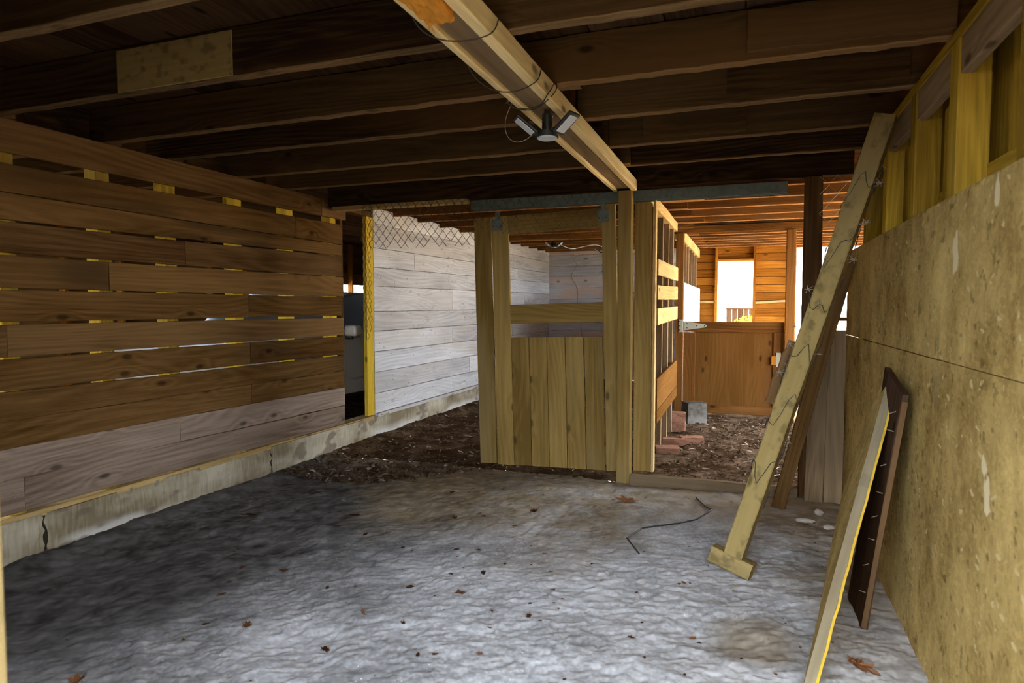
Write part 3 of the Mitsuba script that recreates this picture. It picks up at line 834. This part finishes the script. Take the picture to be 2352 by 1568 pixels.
put(car + '__rocker_trim', slab(-4.16, -4.12, 5.0, 8.1, .44, .475, 0), 'zinc')
mr = put(car + '__mirror', rounded((-4.02, 5.99, 1.0), (.16, .13, .12), .03), 'car', 40, label='door mirror with dark underside')
put(mr + '__stalk', rounded((-4.09, 6.02, .93), (.10, .06, .06), .02), 'black', 40)
for (x, y) in ((-4.25, 5.05), (-4.25, 7.75), (-5.75, 5.05), (-5.75, 7.75)):
    c_ = trimesh.creation.cylinder(.31, .20, sections=28)
    v = c_.vertices @ np.array([[0, 0, 1], [0, 1, 0], [-1, 0, 0]]).T
    wkey = put(car + '__wheel', (v + [x, y, .27], c_.faces), 'rubber', 30)
    c_ = trimesh.creation.cylinder(.19, .205, sections=20)
    v = c_.vertices @ np.array([[0, 0, 1], [0, 1, 0], [-1, 0, 0]]).T
    put(wkey + '__hub', (v + [x, y, .27], c_.faces), 'zinc', 30)

# ------------------------------------------------------------------ leaning timbers
base, topp = np.array([-.0341, 3.1585, .0895]), np.array([.5637, 3.2944, 2.0903])
dd = unit(topp - base)
aa = unit(np.array([1, 0, 0.]) - dd * dd[0])
bb_ = np.cross(dd, aa)
phi = -.243
ww = math.cos(phi) * aa + math.sin(phi) * bb_
tt = np.cross(dd, ww)
TP = thing('leaning_timber', 'tall square timber with a cross block at its foot leaning against the right wall', 'timber')
put(TP + '__shaft', plank(base, topp, .087, .092, ww, 8, .005, 14, .0008))
put(TP + '__foot_block', plank(base - dd * .037 - ww * .098, base - dd * .037 + ww * .098, .0742, .0903, dd, 8, .006, 3, .0008))
s0, s1 = np.array([.118, 3.30, .79]), np.array([.215, 3.32, 1.09])
put(TP + '__bark_slab', plank(s0 + tt * .02, s1 + tt * .02, .075, .035, ww, 14, .008, 8, .004, W1=.06), label='rough bark-edged slab behind the shaft')
# barbed wire wound round it
bw = thing('barbed_wire', 'rusty barbed wire wound around the tall leaning timber', 'barbed wire')
pts, turns, nn_ = [], 6.5, 150
for i in range(nn_):
    s = i / (nn_ - 1)
    al = 2 * math.pi * turns * s
    rr = .075 / max(abs(math.cos(al)), abs(math.sin(al))) ** .75 * .72
    h_ = .25 + 1.70 * s + .05 * math.sin(al * 2.3) + .035 * math.sin(al * 5.1)
    pts.append(base + dd * h_ + ww * rr * math.cos(al) + tt * rr * math.sin(al))
pts = np.array(pts)
put(bw + '__strand', tube(pts, .0016, 4), 'wire')
for i in range(5, nn_ - 3, 9):
    c_, t_ = pts[i], unit(pts[i + 1] - pts[i - 1])
    s_ = unit(np.cross(t_, rng.normal(size=3)))
    s2 = np.cross(t_, s_)
    put(bw + '__barb', join([tube([c_ - q * .022 + t_ * .004, c_, c_ + q * .022 - t_ * .004], [.001, .0018, .001], 4) for q in (s_, unit(s_ + s2 * .9))]), 'pale_wire')
for h_, side in ((1.28, -1), (1.10, -1), (1.02, -1), (.88, -1), (1.45, 1), (1.62, 1), (1.80, 1)):
    c_ = base + dd * h_ + ww * side * .062 - tt * .02
    put(bw + '__barb', join([tube([c_ - q * .024, c_ + ww * side * .01, c_ + q * .024], [.001, .0018, .001], 4) for q in (unit(dd + ww * .6), unit(dd - ww * .9), unit(ww + dd * .2))]), 'pale_wire')

solo('brown_board', plank((.205, 4.30, .0), (.560, 4.28, 1.53), .078, .036, (1, 0, 0), 0, .003, 6, .001), 'wood', 'slim dark brown board leaning into the corner behind the tall timber', 'board')

# leaning slabs by the right wall
A, Dn = np.array([.175, 2.17, -.01]), np.array([.548, 2.99, .965])
Bf, Cf = np.array([.315, 2.93, -.01]), np.array([.552, 3.06, .965])
nrm = unit(np.cross(Bf - A, Dn - A))
if nrm[0] > 0:
    nrm = -nrm
thk = .040
seg = 26
V, U = [], []
for side in (0, 1):
    for i in range(seg + 1):
        s = i / seg
        e0, e1 = A + (Dn - A) * s, Bf + (Cf - Bf) * s + np.array([0.0, .20 * 4 * s * (1 - s), 0])
        wob = .007 * math.sin(s * 40) * 0.4 + rng.normal(0, .002)
        for jj in range(5):
            q = jj / 4
            p_ = e0 + (e1 - e0) * q - nrm * thk * side
            if jj == 0:
                p_ = p_ + unit(e1 - e0) * wob
            V.append(p_)
            U.append((p_[1] * 1.0 + side * .3, p_[2]))
V, U = np.array(V), np.array(U)
i5 = lambda side, i, j: side * (seg + 1) * 5 + i * 5 + j
F = []
for side in (0, 1):
    for i in range(seg):
        for j in range(4):
            q = [i5(side, i, j), i5(side, i, j + 1), i5(side, i + 1, j + 1), i5(side, i + 1, j)]
            q = q if side else q[::-1]
            F += [(q[0], q[1], q[2]), (q[0], q[2], q[3])]
for i in range(seg):
    F += [(i5(0, i, 4), i5(1, i, 4), i5(1, i + 1, 4)), (i5(0, i, 4), i5(1, i + 1, 4), i5(0, i + 1, 4))]
for j in range(4):
    for i in (0, seg):
        F += [(i5(0, i, j), i5(0, i, j + 1), i5(1, i, j + 1)), (i5(0, i, j), i5(1, i, j + 1), i5(1, i, j))]
LS = thing('leaning_sheet', 'thick scrap of chipboard leaning against the right wall, nearest to the viewer', 'board')
put(LS + '__sheet', (V, np.array(F), U), 'osb')
ev, ef, eu = [], [], []
for i in range(seg):  # its near edge: a pale face and a torn yellow rim
    for (a0, a1, pal, off) in ((0, .80, 18, 0), (.80, 1.0, 7, .006)):
        q = []
        for s_ in (i, i + 1):
            f0, f1 = V[i5(0, s_, 0)], V[i5(1, s_, 0)]
            o_ = -unit(Bf - A) * (.0015 + off * (1 + .6 * math.sin(s_ * 2.9))) - unit(V[i5(1, s_, 0)] - V[i5(0, s_, 0)]) * (.0012 * math.sin(s_ * 1.7 + s_ * s_) if a0 else 0)
            q += [f0 + (f1 - f0) * a0 + o_, f0 + (f1 - f0) * a1 + o_]
        k = len(ev)
        ev += q
        eu += [(pal * 50 + 2 + i * .05, 5.1), (pal * 50 + 2 + i * .05, 5.1 + .03), (pal * 50 + 2.05 + i * .05, 5.1), (pal * 50 + 2.05 + i * .05, 5.13)]
        ef += [(k, k + 1, k + 3), (k, k + 3, k + 2)]
put(LS + '__torn_edge', (np.array(ev), np.array(ef), np.array(eu)), 'wood', label='pale near edge with a torn yellow rim')

P0, P1 = np.array([.455, 2.78, -.01]), np.array([.562, 2.735, .93])
NB = thing('nail_board', 'narrow board with its shaded face painted dark and protruding nails leaning on the chipboard wall behind the thick scrap', 'board')
q0, q1 = np.array([.44, 3.05, -.01]), np.array([.550, 3.02, 1.0])
bm = plank((P0 + q0) / 2, (P1 + q1) / 2, .27, .022, q0 - P0, 11, .002, 5, .002)  # face colour darkened for the shade of the scrap before it
v = bm[0].copy()
topm = v[:, 2] > .9
v[topm, 2] += (v[topm, 1] - 2.88) * .25
put(NB + '__board', (v, bm[1], bm[2]))
put(NB + '__edge', plank(P0 + np.array([-.004, -.003, .01]), P1 + np.array([-.004, -.003, -.03]), .020, .006, (1, 0, 0), 14, .001, 4, .001), label='near edge with its light painted in lighter brown')  # strip added to paint the light on the near edge
for i, s in enumerate((.15, .27, .38, .48, .58, .70, .84, .92)):
    o_ = P0 + (P1 - P0) * s + np.array([-.012, .03 + .02 * (i % 2), 0])
    put(NB + '__nail', tube([o_, o_ + np.array([-.024, -.006, .008 * (-1) ** i])], [.0022, .0012], 4), 'pale_wire')

# ------------------------------------------------------------------ bricks, block, rubble
def block(center, size, rot, uvx, tilt=0.0, rough=.004):
    m = trimesh.creation.box(size).subdivide().subdivide()
    v = m.vertices.copy()
    v += rough * np.stack([fnoise(v + 7 * k + center, 40., 40 + k, 3) for k in range(3)], 1) * 2
    M = trimesh.transformations.euler_matrix(tilt, 0, rot)[:3, :3]
    return v @ M.T + np.asarray(center), m.faces, np.full((len(v), 2), uvx)


for c_, r_, tl, lb in (((-.62, 5.60, .028), .25, .12, 'red brick with pale mortar lying nearest in the row along the stall wall'),
                       ((-.60, 5.95, .032), .12, -.05, 'mortared red brick lying second in the row along the stall wall'),
                       ((-.455, 6.10, .030), .3, .0, 'short brick end sticking out past the second brick by the stall wall')):
    solo('brick', block(c_, (.20, .095, .062), r_, 1.0, tl), 'masonry', lb, 'brick', 'bricks along the stall wall')
solo('brick', block((-.645, 6.62, .055), (.17, .10, .10), .05, 1.0), 'masonry', 'lower brick of the two stacked beside the concrete block', 'brick', 'bricks along the stall wall')
solo('brick', block((-.645, 6.64, .152), (.17, .10, .09), .12, 1.0), 'masonry', 'upper brick of the two stacked beside the concrete block', 'brick', 'bricks along the stall wall')
solo('concrete_block', block((-.52, 7.22, .105), (.21, .20, .24), .45, 0.0, 0, .006), 'masonry', 'rough grey concrete block standing at the foot of the half door', 'concrete block')
for c_, s_, lb in (((.335, 4.02, .022), (.10, .03, .025), 'long pale chip of rubble lying before the plank panel'), ((.425, 4.20, .026), (.05, .045, .035), 'rounded pale lump of rubble nearest to the plank panel'),
                   ((.455, 3.95, .018), (.06, .035, .028), 'small pale lump of rubble nearest to the leaning scrap board')):
    m = trimesh.creation.icosphere(subdivisions=3, radius=.5)
    v = m.vertices * np.array(s_) * (1 + .9 * fnoise(m.vertices + c_, 3.0, 50)[:, None])
    solo('rubble_lump', (v + c_, m.faces), 'stone', lb, 'stone', smooth=35)

# wire on the floor
wp = [(-.491, 3.236), (-.54, 3.33), (-.585, 3.419), (-.534, 3.621), (-.44, 3.72), (-.348, 3.808), (-.259, 3.924), (-.19, 4.08), (-.184, 4.12), (-.23, 4.2), (-.288, 4.337)]
W3 = [(x, y, float(ground(x, y)) + .006 + (.012 if i in (1, 2, 3) else 0)) for i, (x, y) in enumerate(wp)]
lin = []
for i in range(len(W3) - 1):
    for s in np.linspace(0, 1, 6)[:-1]:
        lin.append(np.array(W3[i]) * (1 - s) + np.array(W3[i + 1]) * s)
solo('floor_wire', tube(lin + [np.array(W3[-1])], .0042, 6), 'wire', 'bent dark wire lying on the sandy floor left of the leaning timber', 'wire', smooth=True)


# ------------------------------------------------------------------ leaves and litter
def leaf_mesh(size, kind, seed, curl=.35):
    """A curled dry leaf: a fan about its midrib; kind 0 oval, 1 lobed oak, 2 crumpled scrap."""
    r_ = np.random.default_rng(seed)
    n_ = 26
    th = np.linspace(0, 2 * np.pi, n_, endpoint=False)
    rad = {0: 1.0 + 0 * th, 1: 1 + .30 * np.sin(th * 7 + 1), 2: 1 + .35 * r_.normal(size=n_) * .6}[kind]
    x = .5 * np.cos(th) * rad
    y = (.26 if kind == 0 else .34) * np.sin(th) * rad * (1 - .35 * np.cos(th))
    ring = [np.stack([x * s, y * s], 1) for s in (.5, 1.0)]
    xy = np.vstack([[[0, 0]], *ring])
    z = curl * (np.abs(xy[:, 1]) * .8 + .5 * xy[:, 0] ** 2) + .05 * r_.normal(size=len(xy)) * (kind == 2)
    V = np.column_stack([xy, z]) * size
    F = []
    for j in range(n_):
        k = (j + 1) % n_
        F += [(0, 1 + j, 1 + k), (1 + j, 1 + n_ + j, 1 + n_ + k), (1 + j, 1 + n_ + k, 1 + k)]
    st = tube([(-.48 * size, 0, z[1 + n_ // 2] * size * .5), (-.62 * size, .02 * size, .02 * size), (-.75 * size, .05 * size, .03 * size)], .02 * size, 4)
    uv = np.column_stack([np.full(len(V), seed * 1.0), xy[:, 1] + .5])
    return join([(V, np.array(F), uv), (st[0], st[1], np.full((len(st[0]), 2), seed * 1.0))])


def lay(mesh, x, y, rot, tilt=0.0, lift=.003):
    v, f, u = mesh
    M = trimesh.transformations.euler_matrix(tilt, tilt * .4, rot)[:3, :3]
    v = v @ M.T
    return v + [x, y, float(ground(x, y)) + lift - v[:, 2].min()], f, u


LEAVES = [[-2.78, 3.043, 38], [-2.046, 2.444, 22], [-2.265, 2.414, 14], [-1.984, 1.916, 14], [-1.809, 1.946, 22], [-1.445, 2.202, 18], [-1.734, 2.359, 12], [-1.391, 2.484, 22], [-1.156, 2.518, 20], [-1.286, 2.689, 14],
          [-1.145, 2.75, 22], [-1.085, 2.883, 10], [-0.854, 2.884, 12], [-0.783, 2.681, 12], [-1.209, 3.704, 22], [-1.513, 3.566, 16], [-1.451, 3.501, 12], [-1.228, 3.417, 14], [-1.615, 3.441, 18], [-1.842, 3.893, 18],
          [-1.389, 2.973, 16], [-1.281, 3.019, 12], [-0.746, 2.568, 10], [-0.806, 2.414, 18], [-0.837, 2.526, 10], [-0.753, 2.394, 10], [-1.253, 2.182, 14], [-1.086, 1.998, 18], [-1.034, 2.026, 14], [-0.884, 2.09, 16],
          [-0.924, 2.276, 14], [-0.963, 2.405, 10], [-0.687, 3.028, 10], [-0.947, 3.083, 8], [-0.39, 2.399, 18], [-0.249, 2.973, 14], [-0.265, 2.942, 10], [-0.172, 2.513, 18], [-0.149, 2.486, 10], [-0.969, 2.937, 8],
          [-1.954, 3.008, 18], [-1.67, 2.916, 10], [-2.176, 3.237, 28], [-1.438, 1.933, 26], [-2.079, 1.463, 40], [-2.125, 2.147, 20], [-2.2, 2.263, 12], [-0.719, 2.613, 10], [-0.323, 2.275, 10]]
LEAF_LABELS = {
    0: 'largest reddish dry leaf on the dark floor strip along the concrete curb', 1: 'broad reddish leaf left of the floor centre, just right of a small dark curled leaf', 2: 'small dark curled leaf left of the broad reddish leaf near the curb side',
    3: 'flat brown leaf left of the upright pointed dark leaf', 4: 'dark pointed leaf standing upright on the sand at the lower left', 5: 'narrow dark leaf standing upright on the sand right of the pointed one',
    7: 'orange tinged leaf at the left end of the middle group on the sand', 8: 'brown leaf pointing right in the middle of the sandy floor', 9: 'narrow bright orange leaf left of the black curled one in mid floor', 10: 'black curled leaf like a small boat in the middle of the floor',
    14: 'bright orange leaf on the brown dirt before the sliding door', 15: 'small orange leaf left of the bright orange one before the sliding door', 17: 'tan curled leaf below the bright orange leaf before the sliding door', 18: 'dark leaf lying in the hollow before the sliding door',
    19: 'dark brown leaf just left of the lower left corner of the sliding door', 20: 'rounded brown leaf on the dirt below the hollow before the door', 23: 'lobed pale brown leaf right of centre in the lower floor', 26: 'dark twisted leaf below the narrow upright leaf',
    27: 'purplish leaf at the lower edge of the floor, left one of a close pair', 28: 'dull brown leaf right of the purplish leaf at the lower edge', 29: 'reddish crumpled leaf nearest below the floor centre', 30: 'grey brown crumpled leaf above the reddish crumpled one',
    34: 'round brown leaf on the bluish sand between door and stained hollow', 35: 'small dark two-pointed leaf left of the cross block of the leaning timber', 37: 'tan leaf beside the brown stained hollow near the leaning scrap',
    40: 'dark sliver of a leaf on the dark floor before the white wall', 42: 'wide dark red leaf on the dark floor before the white wall', 43: 'dark curled leaf in the footprint at the lower left', 44: 'large brown leaf at the very bottom left by the door jamb', 45: 'faded brown leaf above the flat one at the lower left'}
scraps = []
for i, (x, y, s) in enumerate(LEAVES):
    size = s * .80 * math.hypot(x, y) / 1480
    m_ = lay(leaf_mesh(size * 1.2, (0, 2, 0, 2, 1)[i % 5], 100 + i, .25 + .5 * ((i * 7) % 5) / 5), x, y, i * 2.4, 1.1 if i in (4, 5) else .15 * ((i * 13) % 7 - 3) / 3)
    if i in LEAF_LABELS:
        solo('dry_leaf', m_, 'leaf', LEAF_LABELS[i], 'leaf', 'dry leaves scattered over the sandy floor', smooth=True)
    else:
        scraps.append(m_)
r_ = np.random.default_rng(77)
for i in range(150):
    x, y = r_.uniform(-3.1, .5), 1.3 + 3.2 * r_.random() ** .8
    scraps.append(lay(leaf_mesh(r_.uniform(.006, .016), 2, 500 + i % 40, .4), x, y, r_.uniform(0, 6)))
solo('leaf_scraps', join(scraps), 'leaf', 'tiny brown leaf scraps and crumbs sprinkled over the sandy floor', 'leaf scraps', kind='stuff', smooth=True)
solo('oak_leaf', lay(leaf_mesh(.13, 1, 301, .3), -.713, 4.152, .3, .1), 'leaf', 'dark lobed oak leaf on the sand before the wooden post and threshold', 'leaf', smooth=40)
solo('tan_leaf', lay(leaf_mesh(.085, 2, 307, .2), .384, 2.476, 2.0, .1), 'leaf', 'broad tan leaf on the sand at the foot of the chipboard wall', 'leaf', smooth=40)
solo('curled_leaf', lay(leaf_mesh(.04, 0, 311, .6), .434, 2.437, -.6, .2), 'leaf', 'narrow curled brown leaf beside the broad tan leaf near the chipboard wall', 'leaf', smooth=40)


def litter(n_, region, smin, smax, seed, lift=.004, key='wood_shavings', lb='', cat='shavings'):
    r_ = np.random.default_rng(seed)
    V, F, U = [], [], []
    while len(F) < n_ * 4:
        x, y = region(r_)
        s, asp, rot = smin + (smax - smin) * r_.random() ** 2, r_.uniform(.05, .45), r_.uniform(0, 6.28)
        c_, t_ = math.cos(rot), math.sin(rot)
        z = float(0)
        k = len(V)
        arch = r_.uniform(-.05, .25) * s
        for a in (-.5, 0, .5):
            for b in (-.5, .5):
                px_, py_ = a * s, b * s * asp
                V.append((x + px_ * c_ - py_ * t_, y + px_ * t_ + py_ * c_, arch * (1 - 4 * a * a) + r_.uniform(0, .012) + lift))
                U.append((k * 1.0, .5))
        F += [(k, k + 1, k + 3), (k, k + 3, k + 2), (k + 2, k + 3, k + 5), (k + 2, k + 5, k + 4)]
    V = np.array(V)
    V[:, 2] += ground(V[:, 0], V[:, 1])
    solo(key, (V, np.array(F), np.array(U)), 'chip', lb, cat, kind='stuff')


def reg_left(r_):
    y = 3.9 + 4.6 * r_.random() ** 1.4
    x = -3.25 + r_.random() * (2.4 if y > 4.7 else 1.6 * (y - 3.2) / 1.5)
    return x, y


def reg_right(r_):
    return -.60 + 1.3 * r_.random(), 4.72 + 3.05 * r_.random()


litter(4200, reg_left, .008, .08, 5, lb='brown litter of wood shavings and leaf scraps on the dirt at the foot of the white wall')
litter(2400, reg_right, .008, .07, 6, key='straw_litter', lb='brown litter of straw and leaf scraps on the dirt before the half door', cat='litter')
for i, lb in enumerate(('longer pale crooked twig on the brown dirt just behind the threshold', 'shorter pale twig beside the longer one behind the threshold')):
    p_ = [(.05 + .1 * i, 4.85 + .1 * i), (.12 + .08 * i, 4.98 + .05 * i), (.2 + .05 * i, 5.2 - .1 * i), (.26 + .03 * i, 5.35 - .2 * i)]
    solo('pale_twig', tube(curve([(x, y, float(ground(x, y)) + .02) for x, y in p_], 14), .003, 4), 'pale_wire', lb, 'twig', 'pale twigs behind the threshold')

# ------------------------------------------------------------------ outside the rear window
FE = thing('garden_fence', 'brown board fence outside the rear window', 'fence')
for i in range(5):
    x = -.45 + i * .125
    put(FE + '__board', slab(x, x + .118, 16.0, 16.02, -.05, 1.21, 11))
put(FE + '__top_rail', slab(-.46, .18, 15.98, 16.04, 1.205, 1.235, 11))
r_ = np.random.default_rng(3)
bv, bf = [], []
for i in range(2600):
    d_ = unit(r_.normal(size=3))
    p_ = np.array([.05, 13.6, .52]) + d_ * np.array([.42, .4, .58]) * (.75 + .3 * r_.random())
    if p_[2] < 0:
        continue
    a_, b_ = unit(r_.normal(size=3)), unit(r_.normal(size=3))
    k = len(bv)
    bv += [p_ - a_ * .03, p_ + b_ * .014, p_ + a_ * .03, p_ - b_ * .014]
    bf += [(k, k + 1, k + 2), (k, k + 2, k + 3)]
BU = thing('garden_bush', 'sunlit yellow green bush outside the rear window', 'bush')
put(BU + '__foliage', (np.array(bv), np.array(bf), np.zeros((len(bv), 2))), 'bush')
put(BU + '__stem', tube([(.05, 13.6, -.1), (.06, 13.6, .3), (.03, 13.62, .7)], [.03, .025, .012], 6), 'wire', True)
